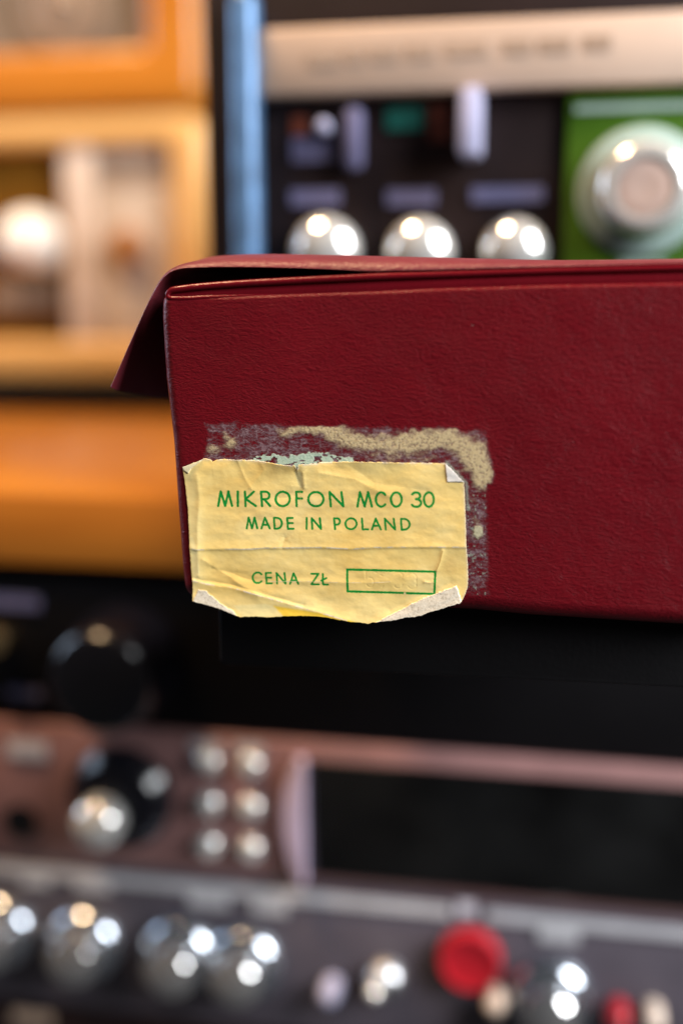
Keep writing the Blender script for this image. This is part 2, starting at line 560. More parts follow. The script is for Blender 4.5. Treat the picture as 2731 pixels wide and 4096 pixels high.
box("pillar", M['panel_pale'], t, t, a1, c1, WC + .004, WC + .022, b0, b1, .002)
box("face_plate", M['panel_beige'], t, t, c1 + .0002, c2, WC + .008, WC + .02, b0, b1)
p0 = R(218, 420, WC); p1 = R(378, 362, WC)
box("legend_strip", M['taupe'], t, t, p0[0], p1[0], WC + .0072, WC + .0079, p0[1], p1[1], 0)
p0 = R(240, 745, WC); p1 = R(360, 690, WC)
box("lower_strip", M['panel_beige'], t, t, p0[0], p1[0], WC + .0068, WC + .0079, p0[1], p1[1], 0)
cu, cv = R(290, 560, WC); rr = R(345, 560, WC)[0] - cu
lathe("ring", M['panel_pale'], t, t, cu, cv, [(rr, WC + .0079), (rr * .95, WC + .005), (rr * .6, WC + .0045)])
lathe("button", M['orange'], t, t, cu, cv - .001, [(rr * .68, WC + .0044), (rr * .68, WC), (rr * .5, WC - .003)])
RADIO_TOP = v1

u1, v1 = R(446, -420, WC); _, v0 = R(446, 240, WC); u0, _ = R(-560, 240, WC)
v0 = RADIO_TOP + .0008
tu = u1 - R(338, 100, WC)[0]
t = thing("wooden_speaker", "orange wood framed speaker with taupe cloth, on top of the wooden radio", "speaker", RACK, (u0 + u1) / 2, v0, WC)
frame_ring("frame", M['wood_orange'], t, t, u0, u1, v0, v1, tu, tu, R(0, 124, WC)[1] - v0, WC - .004, WC + 0.12, 0.012, 0.004)
box("cloth", M['cloth'], t, t, u0 + tu * .8, u1 - tu * .8, WC + .006, WC + .02, v0 + tu * .6, v1 - tu * .8, 0)
cu, cv = R(140, 10, WC)
lathe("tweeter_ring", M['taupe'], t, t, cu, cv, [(.024, WC + .0059), (.024, WC + .002), (.018, WC + .001), (.016, WC + .004), (.008, WC + .002), (.004, WC + .0)])

# ---- upper recorder on the right: black face, champagne strip, green corner, three knobs
UW = 0.0
uL, _ = R(472, 300); uR, _ = R(1900, 300); _, vT = R(784, -140); vB = SHELF_T - 0.004
t = thing("amplifier", "black amplifier front with blue side rail, champagne strip and green dial corner, behind the lid", "amplifier", RACK, (uL + uR) / 2, vB, 0)
box("front_panel", M['black_brown'], t, t, uL, uR, 0.0, 0.20, vB, vT, .001)
p0 = R(527, 300, -.009)[0]; p1 = R(590, 300, -.009)[0]
bm = bmesh.new(); add_box(bm, p0, p1, -.010, -.0003, vB, R(550, -8)[1], .0035, 4)
o = finish("side_rail", bm_mesh(bm, "side_rail"), M['blue'], t, t); auto_smooth(o)
p0 = R(606, 232); p1 = R(606, 76)
box("name_strip", M['beige'], t, t, p0[0], uR - .002, -.006, -.0003, p0[1], p1[1], .0015)
st = [(720, 1, 66, 148), (800, 1, 40, 140), (856, 1, 62, 136), (940, 1, 60, 132), (1030, 1, 90, 126), (1160, 1, 60, 120), (1240, 1, 70, 117), (1340, 1, 60, 112)]
bm = bmesh.new()
for x, _, ww, yy in st:
    q0 = R(x, yy + 14); q1 = R(x + ww, yy - 12)
    add_box(bm, q0[0], q1[0], -.0064, -.0061, q0[1], q0[1] + .0036)
finish("strip_legend", bm_mesh(bm, "strip_legend"), M['legend_dark'], t, t, smooth=False)
def plate(name, mat, x0, y0, x1, y1, wf=-.0012, th=.001, bev=0.0, tt=None):
    q0 = R(x0, y1); q1 = R(x1, y0)
    return box(name, mat, tt or t, tt or t, q0[0], q1[0], wf, wf + th - .0002, q0[1], q1[1], bev)
plate("slider", M['white'], 1058, 212, 1112, 372, -.012, .0118, .002)
plate("slider", M['legend'], 795, 250, 838, 395, -.006, .0058, .002)
plate("switch_label", M['legend'], 672, 315, 768, 372, -.001)
plate("teal_mark", M['teal'], 888, 246, 970, 300, -.001)
plate("red_mark", M['orange_red'], 985, 240, 1035, 325, -.001)
plate("red_lamp", M['orange_red'], 672, 268, 705, 312, -.001)
cu, cv = R(743, 290, -.009)
lathe("toggle", M['white'], t, t, cu, cv, [(.0012, -.0002), (.0012, -.006), (.0019, -.008), (.0021, -.0095), (.0015, -.011), (.0004, -.0115)], 24)
def dome_knob(parent, root, cu, cv, r, h, mat, w0=-.0003, name="knob", skirt=True, cap=None):
    k = lathe(name, mat, parent, root, cu, cv, [(r, w0), (r, w0 - h * .35), (r * .97, w0 - h * .42), (r * .88, w0 - h * .46), (r * .85, w0 - h * .78), (r * .80, w0 - h * .87), (r * .68, w0 - h * .94), (r * .45, w0 - h * .985), (r * .12, w0 - h)], 48)
    return k
def cap_prof(r, w0, w1, ang, k=10):
    # a straight skirt and a spherical front
    Rc = r / math.sin(rad(ang))
    return [(r, w0), (r, w1)] + [(Rc * math.sin(rad(ang * (1 - i / k))) if i < k else .0002, w1 - Rc * (math.cos(rad(ang * (1 - i / k))) - math.cos(rad(ang)))) for i in range(1, k + 1)]
for x, y, lx, ly, lw in ((738, 568, 725, 455, 112), (958, 572, 945, 455, 112), (1180, 570, 1165, 448, 165)):
    plate("knob_legend", M['legend'], lx - lw / 2, ly - 20, lx + lw / 2, ly + 18, -.001)
    cu, cv = R(x, y + 4, -.010)
    rr = R(x + 76, y, -.010)[0] - R(x, y, -.010)[0]
    lathe("knob", M['silver'], t, t, cu, cv, cap_prof(rr, -.0003, -.006, 58), 64)
p0 = R(1288, 700); p1 = R(1288, 208)
box("green_panel", M['green'], t, t, p0[0], uR - .003, -.0025, -.0004, vB + .002, p1[1], .0005)
plate("teal_legend", M['teal_pale'], 1320, 232, 1800, 262, -.0032, .0008)
cu, cv = R(1474, 438, -.006)
rr = R(1474 + 150, 438)[0] - R(1474, 438)[0]
lathe("dial_ring", M['teal_pale'], t, t, cu, cv, [(rr, -.0027), (rr, -.0036), (rr * .95, -.0042), (rr * .78, -.0044), (rr * .76, -.0036)], 64)
lathe("tuning_knob", M['silver'], t, t, cu, cv, [(rr * .74, -.0038), (rr * .73, -.011), (rr * .70, -.0135), (rr * .64, -.0152), (rr * .56, -.0160), (rr * .46, -.0158), (rr * .44, -.0146)], 64)
lathe("knob_cap", M['cap'], t, t, cu, cv, [(rr * .43, -.0144), (rr * .425, -.0150), (rr * .36, -.0153), (rr * .2, -.0151), (rr * .02, -.0150)], 48)
plate("dial_legend", M['teal_pale'], 1420, 600, 1530, 612, -.0032, .0008)

# ---- black rack unit
_, v1 = R(0, 1322); _, v0 = R(0, 1655)
uA, _ = R(-420, 1500); uB, _ = R(1850, 1500)
t = thing("black_rack_unit", "black rack unit with a large black knob, directly under the orange wooden shelf", "rack unit", RACK, (uA + uB) / 2, v0, 0)
box("front_panel", M['black'], t, t, uA, uB, 0.002, 0.22, v0 + .0003, v1 - .0006, .0008)
cu, cv = R(238, 1560, -.02)
rr = R(242 + 132, 1535, -.015)[0] - R(242, 1535, -.015)[0]
lathe("dial_knob", M['knob_black'], t, t, cu, cv, [(rr, .0016), (rr, -.006), (rr * .97, -.009), (rr * .93, -.0105), (rr * .92, -.019), (rr * .89, -.0222), (rr * .82, -.0248), (rr * .72, -.026), (rr * .2, -.0262)], 64)
cu, cv = R(0, 1466)
lathe("jack", M['gold'], t, t, cu, cv, [(.0048, .0018), (.0048, -.003), (.0042, -.0045), (.002, -.005)], 32)
plate("legend", M['legend'], -30, 1374, 86, 1396, .0008, .001)
plate("legend", M['legend'], 15, 1588, 90, 1606, .0008, .001)

# ---- brown rack unit with display
vbt = v0
_, v0 = R(0, 1962)
t = thing("brown_rack_unit", "mauve brown rack unit with six silver buttons and a wide black display", "rack unit", RACK, (uA + uB) / 2, v0, 0)
v1 = vbt - .0003; v0 = v0 + .0003
box("front_panel", M['brown'], t, t, uA, uB, 0.0, 0.22, v0, v1, .001)
plate("name_legend", M['legend_pale'], 20, 1706, 108, 1734, -.001)
cu, cv = R(50, 1885)
lathe("socket", M['black_gloss'], t, t, cu, cv, [(.006, -.0003), (.006, -.0014), (.0046, -.0016), (.0042, -.0004)], 32)
cu, cv = R(268, 1842, -.006)
rr = R(272 + 112, 1822, -.006)[0] - cu
lathe("data_knob", M['knob_black'], t, t, cu, cv, [(rr, -.0003), (rr, -.004), (rr * .9, -.006), (rr * .8, -.008), (rr * .3, -.0085)], 56)
cu, cv = R(208, 1912, -.019)
lathe("knob_cap", M['silver'], t, t, cu, cv, cap_prof(.0078, -.0084, -.015, 56), 56)
for i, (x, y) in enumerate(((472, 1757), (569, 1765), (472, 1855), (569, 1863), (472, 1950), (569, 1958))):
    cu, cv = R(x, y, -.004)
    lathe("button", M['silver'], t, t, cu, cv, cap_prof(.0040, -.0003, -.0025, 55, 8), 40)
plate("button_legend", M['legend_grey'], 440, 1704, 505, 1718, -.001)
plate("button_legend", M['legend_grey'], 540, 1710, 605, 1724, -.001)
# lavender bezel: a curved vertical bar
q0 = R(645, 2010); q1 = R(703, 1738)
bm = bmesh.new()
N = 20
ring = []
for i in range(N + 1):
    f = i / N
    vv = q0[1] + (q1[1] - q0[1]) * f
    bow = (1 - (2 * f - 1) ** 2)
    ring.append([bm.verts.new((q1[0] - (q1[0] - q0[0]) * (0.30 + 0.62 * bow) , -.0004, vv)), bm.verts.new((q1[0] - (q1[0] - q0[0]) * (0.25 + .5 * bow), -.004, vv)),
                 bm.verts.new((q1[0], -.0055, vv)), bm.verts.new((q1[0], -.0004, vv))])
for A, B in zip(ring[:-1], ring[1:]):
    for k in range(4): bm.faces.new((A[k], A[(k + 1) % 4], B[(k + 1) % 4], B[k]))
bm.faces.new(ring[0]); bm.faces.new(ring[-1])
o = finish("display_bezel", bm_mesh(bm, "display_bezel"), M['lavender'], t, t); auto_smooth(o, 40)
q0 = R(712, 2003); q1 = R(712, 1742)
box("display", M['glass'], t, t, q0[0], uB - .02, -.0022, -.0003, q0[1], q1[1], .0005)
# ---- grey violet rack unit with many knobs
vbt = v0 - .0006
_, v0 = R(0, 2292)
t = thing("grey_rack_unit", "dark grey violet rack unit with silver knobs and a round red button, lowest in view", "rack unit", RACK, (uA + uB) / 2, v0, 0)
v1 = vbt; v0 = v0 + .0003
box("front_panel", M['purple'], t, t, uA, uB, 0.0, 0.22, v0, v1, .0008)
def legend_bar(x0, x1):
    # the printed rule along the top edge, broken where the legends stand
    q0 = R(x0, 1970 + x0 * .098); q1 = R(x1, 1970 + x1 * .098)
    box("printed_rule", M['legend_grey'], t, t, q0[0], q1[0], -.0009, -.0003, R(0, 2004)[1], R(0, 1981)[1], 0)
legend_bar(-300, 1036); legend_bar(1118, 1750)
for x, y, ww in ((85, 2016, 60), (215, 2026, 80), (480, 2062, 90), (620, 2078, 80)):
    plate("knob_legend", M['legend_grey'], x - ww / 2, y - 20, x + ww / 2, y + 14, -.0008, .0006)
plate("knob_legend", M['legend_grey'], 1235, 2122, 1330, 2158, -.0008, .0006)
plate("button_legend", M['legend_pale'], 1050, 2072, 1092, 2098, -.0008, .0006)
for x, y in ((-36, 2180), (164, 2211), (388, 2237), (538, 2258), (1262, 2340)):
    cu, cv = R(x, y, -.013)
    k = lathe("knob_skirt", M['skirt'], t, t, cu, cv, [(.0134, -.0003), (.0134, -.0022), (.0128, -.0040), (.0116, -.0056), (.0100, -.0066), (.0086, -.007)], 56)
    lathe("knob", M['steel'], t, t, cu, cv, cap_prof(.0084, -.0066, -.0145, 50), 56)
cu, cv = R(1076, 2222, -.007)
lathe("red_button", M['red'], t, t, cu, cv, [(.0100, -.0003), (.0100, -.0042), (.0096, -.0054), (.0088, -.0058), (.0080, -.0055), (.0072, -.0052), (.002, -.0050)], 48)
for x, y, mm, r in ((753, 2292, 'cream', .0034), (1137, 2316, 'cream', .0034), (1418, 2348, 'red', .0038), (1500, 2352, 'cream', .0036)):
    cu, cv = R(x, y, -.008)
    lathe("push_button", M['white' if x == 753 else mm], t, t, cu, cv, [(r, -.0003), (r, -.006), (r * .93, -.0078), (r * .75, -.009), (r * .4, -.0098), (r * .1, -.01)], 32)
cu, cv = R(882, 2258, -.004)
lathe("toggle_base", M['satin'], t, t, cu, cv, [(.0065, -.0003), (.0062, -.003), (.005, -.0055), (.0028, -.0068)], 40)
cu2, cv2 = R(860, 2278, -.016)
lathe("toggle", M['silver'], t, t, cu2, cv2, [(.0016, -.005), (.0018, -.012), (.0024, -.015), (.0022, -.0175), (.0012, -.019), (.0003, -.0193)], 32)
# ---- the unit below, only its dark top edge in view
vt2 = v0 - .0006
_, vb2 = R(0, 2620)
t = thing("dark_rack_unit", "nearly black rack front along the bottom left edge, under the silver knobs", "rack unit", RACK, (uA + uB) / 2, vb2, 0)
box("front_panel", M['black_brown'], t, t, uA, uB, 0.001, 0.22, vb2, vt2, .0008)
plate("legend", M['legend_dark'], 30, 2330, 120, 2346, -.0003, .0009)

# ================================================================== THE CASE
MM = 0.001
PPM = FPX / 0.2035 * MM                    # pixels of the photograph per mm on the case front
left_pts = [(655, 1183), (648, 1190), (643, 1212), (642, 1273), (648, 1380), (657, 1514), (672, 1640), (686, 1756), (705, 2024), (724, 2279), (733, 2356), (742, 2386), (760, 2401)]
top_pts = [(655, 1183), (676, 1191), (743, 1191), (830, 1186), (1000, 1180), (1240, 1171), (1500, 1163), (1735, 1152), (2206, 1138), (2731, 1129), (3100, 1126)]
bot_pts = [(760, 2401), (1000, 2412), (1400, 2428), (1900, 2452), (2100, 2472), (2731, 2512), (3100, 2534)]
right_x = 3100
def curve(pts, key, q):
    P = np.array(pts, float); o = np.argsort(P[:, key])
    return np.interp(q, P[o, key], P[o, 1 - key])
def arc(pts, f):
    P = np.array(pts, float)
    d = np.r_[0, np.cumsum(np.hypot(*np.diff(P, axis=0).T))]; d /= d[-1]
    return np.interp(f, d, P[:, 0]), np.interp(f, d, P[:, 1])

t = thing("vinyl_case", "burgundy grained vinyl case with raised lid flap and a torn yellow price sticker", "case", CASE,
          float(CASE.at(1700, 2440)[0]), float(CASE.at(1700, 2440)[1]), 0.03)
CASE_T = t
s = np.r_[np.linspace(0, .035, 36)[:-1], np.linspace(.035, .97, 260)[:-1], np.linspace(.97, 1, 16)]
q = np.r_[np.linspace(0, .03, 16)[:-1], np.linspace(.03, .92, 170)[:-1], np.linspace(.92, 1, 34)]   # 0 = top, 1 = bottom
S, Q = np.meshgrid(s, q)
tx = 655 + S * (right_x - 655); ty = curve(top_pts, 0, tx)
bx = 760 + S * (right_x - 760); by = curve(bot_pts, 0, bx)
lx, ly = arc(left_pts, Q)
ryv = curve(top_pts, 0, right_x) + Q * (curve(bot_pts, 0, right_x) - curve(top_pts, 0, right_x))
PX = (1 - Q) * tx + Q * bx + (1 - S) * lx + S * right_x - ((1 - Q) * ((1 - S) * 655 + S * right_x) + Q * ((1 - S) * 760 + S * right_x))
PY = (1 - Q) * ty + Q * by + (1 - S) * ly + S * ryv - ((1 - Q) * ((1 - S) * 1183 + S * ryv[0, -1]) + Q * ((1 - S) * 2401 + S * ryv[-1, -1]))
U, V = CASE.at(PX, PY)
dl = (PX - np.interp(PY, [p[1] for p in left_pts], [p[0] for p in left_pts])) / PPM
dt = (PY - curve(top_pts, 0, PX)) / PPM
db = (curve(bot_pts, 0, PX) - PY) / PPM
dr = (right_x - PX) / PPM
def rnd(d, r):
    d = np.clip(d, 0, r)
    return r - np.sqrt(np.maximum(r * r - (r - d) ** 2, 0))
W = rnd(dl, 1.9) + rnd(dt, 0.8) + rnd(db, 3.2) + rnd(dr, 1.9)
W = W - 0.35 * np.sin(np.clip(PX - 655, 0, 2445) / 2445 * np.pi) * np.sin(np.clip(dt / (dt + db + 1e-6), 0, 1) * np.pi)     # soft pillow
W = W + 0.16 * (fbm(PX / 260, PY / 200, 5, 3) - .5)
W = np.minimum(W, 6.0)
Pf = np.stack([U, W * MM, V], -1)
rows, cols = Pf.shape[:2]
idx = np.arange(rows * cols).reshape(rows, cols)
fq = np.stack([idx[:-1, :-1], idx[:-1, 1:], idx[1:, 1:], idx[1:, :-1]], -1).reshape(-1, 4)
loop = np.r_[idx[0, :], idx[1:, -1], idx[-1, -2::-1], idx[-2:0:-1, 0]]
Vv = Pf.reshape(-1, 3)
base_n = len(Vv)
ext = []; quads = [fq]
prev = loop
DEP = 0.058
for k, dep in enumerate((0.012, 0.03, 0.055, DEP)):
    ring = Vv[loop].copy(); ring[:, 1] = np.maximum(ring[:, 1] + .0005, dep)
    if k == 3:
        c = ring.mean(0); ring[:, 0] += np.sign(c[0] - ring[:, 0]) * .002; ring[:, 2] += np.sign(c[2] - ring[:, 2]) * .002
    new = base_n + len(ext) * len(loop) + np.arange(len(loop))
    quads.append(np.stack([prev, new, np.roll(new, -1), np.roll(prev, -1)], -1))
    ext.append(ring); prev = new
allV = np.vstack([Vv] + ext)
me = raw_mesh("body", allV, np.vstack(quads))
bm = bmesh.new(); bm.from_mesh(me)
bm.verts.ensure_lookup_table()
bm.faces.new([bm.verts[i] for i in prev])
bmesh.ops.recalc_face_normals(bm, faces=bm.faces)
bm.to_mesh(me); bm.free()
body = finish("body", me, M['vinyl'], t, t)

# ---- welded welt along the front top edge: flange strip and rolled bead that turns round at the left corner
bead_top = [(664, 1166), (689, 1146), (766, 1136), (855, 1128), (1000, 1118), (1240, 1106), (1500, 1094), (1735, 1086), (2206, 1070), (2731, 1057), (3090, 1052)]
bm = bmesh.new()
xs = np.linspace(672, 3090, 140)
prevr = None
for x in xs:
    fy = float(curve(top_pts, 0, x)); by_ = float(np.interp(x, [p[0] for p in bead_top], [p[1] for p in bead_top]))
    row = []
    for f, ww in ((-.08, 0.75), (0.12, .62), (.3, .68), (.5, .85), (.7, 1.1), (0.7, 5.0)):
        yy = fy + (by_ - fy) * f
        u, v = CASE.at(x, yy)
        row.append(bm.verts.new((float(u), ww * MM, float(v))))
    if prevr:
        for k in range(5): bm.faces.new((prevr[k], row[k], row[k + 1], prevr[k + 1]))
    prevr = row
me = bm_mesh(bm, "flange")
finish("flange", me, M['vinyl_smooth'], t, t)

def tube(name, pts, radii, mat, root, seg=14):
    bm = bmesh.new()
    P = [Vector(p) for p in pts]
    rings = []
    for i, p in enumerate(P):
        d = (P[min(i + 1, len(P) - 1)] - P[max(i - 1, 0)]).normalized()
        a = d.cross(Vector((0, 1, 0)))
        if a.length < 1e-4: a = Vector((0, 0, 1))
        a.normalize(); b = d.cross(a).normalized()
        rings.append([bm.verts.new(p + (a * math.cos(2 * math.pi * k / seg) + b * math.sin(2 * math.pi * k / seg)) * radii[i]) for k in range(seg)])
    for A, B in zip(rings[:-1], rings[1:]):
        for k in range(seg): bm.faces.new((A[k], A[(k + 1) % seg], B[(k + 1) % seg], B[k]))
    bm.faces.new(rings[0]); bm.faces.new(rings[-1])
    return finish(name, bm_mesh(bm, name), mat, root, root)
pp = []; rr_ = []
xs = list(np.linspace(3090, 700, 110))
for x in xs:
    y = float(np.interp(x, [p[0] for p in bead_top], [p[1] for p in bead_top])) + 13
    u, v = CASE.at(x, y)
    f = min(1, max(0, (x - 1100) / 900))
    pp.append((float(u), (0.62 + .25 * f) * MM, float(v))); rr_.append(0.60 * MM)
for x, y, ww, r in ((684, 1160, .62, .56), (674, 1167, .58, .5), (667, 1175, .55, .45), (667, 1184, .52, .42), (674, 1191, .40, .42), (690, 1194, .32, .42), (720, 1194, .30, .42), (760, 1193, .32, .40),
                    (820, 1189, .36, .38), (900, 1186, .44, .34), (1000, 1183, .58, .30), (1070, 1181, .80, .26), (1160, 1177, 1.15, .2)):
    u, v = CASE.at(x, y)
    pp.append((float(u), ww * MM, float(v))); rr_.append(r * MM)
tube("welt", pp, rr_, M['vinyl_smooth'], t)

# ---- lid: sheet over the top with a flap hanging out on the left
inner = [(447, 1548), (470, 1497), (520, 1381), (596, 1212), (630, 1144), (652, 1108), (668, 1092), (691, 1078), (735, 1070), (783, 1068), (900, 1066), (1012, 1067), (1165, 1070), (1318, 1076), (1480, 1084), (1735, 1079), (2206, 1066), (2731, 1052), (3120, 1046)]
outer = [(441, 1546), (464, 1497), (513, 1381), (589, 1209), (624, 1138), (646, 1100), (664, 1081), (690, 1062), (735, 1045), (783, 1037), (900, 1027), (1012, 1024), (1165, 1024), (1318, 1025), (1480, 1027), (1735, 1032), (2206, 1041), (2731, 1036), (3120, 1030)]
Li = np.array(inner, float); Lo = np.array(outer, float)
def smooth_curve(P, n):
    d = np.r_[0, np.cumsum(np.hypot(*np.diff(P, axis=0).T))]; d /= d[-1]
    f = np.r_[np.linspace(0, .42, n // 2)[:-1], np.linspace(.42, 1, n // 2)]
    X = np.interp(f, d, P[:, 0]); Y = np.interp(f, d, P[:, 1])
    for _ in range(6):
        X[1:-1] = (X[:-2] + 2 * X[1:-1] + X[2:]) / 4; Y[1:-1] = (Y[:-2] + 2 * Y[1:-1] + Y[2:]) / 4
    return X, Y, f
ix, iy, f_ = smooth_curve(Li, 220); ox, oy, _ = smooth_curve(Lo, 220)
n = len(ix)
topness = sstep(560, 760, ix)                               # 0 on the flap, 1 on the top
rowsL = []
iu, iv = CASE.at(ix, iy, .0008 + .0034 * (1 - topness)); ou, ov = CASE.at(ox, oy, .0040)
iu2, iv2 = CASE.at(ix, iy, .0008)
# outside normal of the profile in the (u,v) plane, for the sheet's thickness at the back
du = np.gradient(iu); dv = np.gradient(iv); ln = np.hypot(du, dv); nu, nv = -dv / ln, du / ln
flapf = np.clip((iy - 1090) / (1548 - 1090), 0, 1) * (1 - topness)   # how far down the flap
drop = flapf * 0.0036                                             # the flap hangs lower at the back
BACK = 0.056
def backrow(off, wv):
    f = wv / BACK
    return np.stack([iu + nu * off - drop * .15 * f, np.full(n, wv + .0008), iv + nv * off - drop * f * 2.0], -1)
rowsL.append(backrow(0, BACK)); rowsL.append(backrow(0, BACK * .66)); rowsL.append(backrow(0, BACK * .33)); rowsL.append(backrow(0.0, .0065))
lipw0 = 0.0004 + .0034 * (1 - topness) + .0018 * (1 - sstep(1200, 1700, ix)) * topness
for a in (0, 12, 28, 45, 62, 78, 90):
    sn, cs = math.sin(rad(a)), 1 - math.cos(rad(a))
    ww = lipw0 + (0.0060 - 0.0) * cs * (.2 + .8 * topness)
    rowsL.append(np.stack([iu + (ou - iu) * sn, ww, iv + (ov - iv) * sn], -1))
th = np.hypot(ou - iu, ov - iv)
for wv in (.014, BACK * .5, BACK):
    f = wv / BACK
    rowsL.append(np.stack([iu + nu * th - drop * .15 * f, np.full(n, wv + .0008), iv + nv * th - drop * f * 2.0 + .0004 * topness], -1))
P = np.stack(rowsL, 0)
me = grid_mesh("lid", P)
bm = bmesh.new(); bm.from_mesh(me)
bm.verts.ensure_lookup_table()
r_, c_ = P.shape[:2]
gi = np.arange(r_ * c_).reshape(r_, c_)
for j in range(c_ - 1):
    bm.faces.new([bm.verts[i] for i in (gi[-1, j], gi[-1, j + 1], gi[0, j + 1], gi[0, j])])
bm.faces.new([bm.verts[i] for i in gi[:, 0]]); bm.faces.new([bm.verts[i] for i in gi[::-1, -1]])
bmesh.ops.recalc_face_normals(bm, faces=bm.faces)
bm.to_mesh(me); bm.free()
lid = finish("lid", me, M['vinyl_lid'], t, t)
auto_smooth(lid, 70)

# ---- gusset: the lid's rear wall, seen in the dark between the flap and the case
gw = .046
gi_ = iu - drop * .15 * gw / BACK; gt = iv - drop * gw / BACK * 2.0 + .0004
gb = np.full(n, gt[0] - .0004); gb = np.minimum(gb, gt - .0002)
bm = bmesh.new()
sel = list(range(0, n, 3))
rw = [[bm.verts.new((float(gi_[k]), ww_, float(vv_[k]))) for k in sel] for ww_, vv_ in ((gw, gt), (gw, gb), (gw + .0012, gb), (gw + .0012, gt))]
for A, B in zip(rw, rw[1:] + rw[:1]):
    for k in range(len(sel) - 1): bm.faces.new((A[k], A[k + 1], B[k + 1], B[k]))
finish("gusset", bm_mesh(bm, "gusset"), M['vinyl_lid'], t, t, smooth=False)

# ================================================================== STICKER
topc = [(734, 1867), (760, 1857), (790, 1845), (819, 1834), (843, 1836), (852, 1846), (861, 1842), (868, 1838), (899, 1836), (953, 1838), (1000, 1840), (1044, 1843), (1085, 1850), (1121, 1857), (1150, 1859), (1180, 1861), (1186, 1868), (1191, 1879),
        (1195, 1866), (1197, 1857), (1235, 1855), (1272, 1854), (1278, 1848), (1340, 1847), (1407, 1845), (1518, 1847), (1600, 1849), (1675, 1850), (1740, 1852), (1780, 1853), (1800, 1870), (1830, 1901), (1855, 1926)]
botc = [(773, 2401), (800, 2410), (834, 2418), (862, 2427), (891, 2436), (930, 2453), (964, 2467), (985, 2464), (1006, 2464), (1040, 2464), (1075, 2467), (1110, 2465), (1140, 2462), (1200, 2461), (1250, 2462), (1300, 2466), (1345, 2474), (1388, 2481), (1402, 2485), (1425, 2486), (1453, 2489), (1472, 2493), (1490, 2488),
        (1530, 2483), (1575, 2477), (1625, 2466), (1660, 2464), (1683, 2458), (1715, 2446), (1748, 2437), (1790, 2423), (1841, 2408)]
lefc = [(734, 1867), (740, 1915), (746, 1961), (754, 2037), (758, 2110), (761, 2183), (767, 2276), (773, 2334), (774, 2370), (773, 2401)]
rigc = [(1855, 1926), (1857, 1970), (1859, 2014), (1862, 2100), (1864, 2183), (1868, 2230), (1870, 2276), (1871, 2334), (1866, 2358), (1859, 2376), (1850, 2395), (1841, 2408)]
NS, NT = 580, 320
S, Q = np.meshgrid(np.linspace(0, 1, NS), np.linspace(0, 1, NT))
tx = 734 + S * (1855 - 734); ty = curve(topc, 0, tx)
bx = 773 + S * (1841 - 773); by = curve(botc, 0, bx)
lyv = 1867 + Q * (2401 - 1867); lxv = curve(lefc, 1, lyv)
ryv = 1926 + Q * (2408 - 1926); rxv = curve(rigc, 1, ryv)
X = (1 - Q) * tx + Q * bx + (1 - S) * lxv + S * rxv - ((1 - Q) * ((1 - S) * 734 + S * 1855) + Q * ((1 - S) * 773 + S * 1841))
Y = (1 - Q) * ty + Q * by + (1 - S) * lyv + S * ryv - ((1 - Q) * ((1 - S) * 1867 + S * 1926) + Q * ((1 - S) * 2401 + S * 2408))
# ragged edges
rag = (fbm(X / 9, Y / 9, 3, 3) - .5)
edge = np.minimum(np.minimum(Q, 1 - Q) * 560, np.minimum(S, 1 - S) * 1110)
Y = Y + rag * 5 * np.exp(-np.minimum(Q, 1 - Q) * 560 / 5)
X = X + rag * 3 * np.exp(-np.minimum(S, 1 - S) * 1110 / 5)

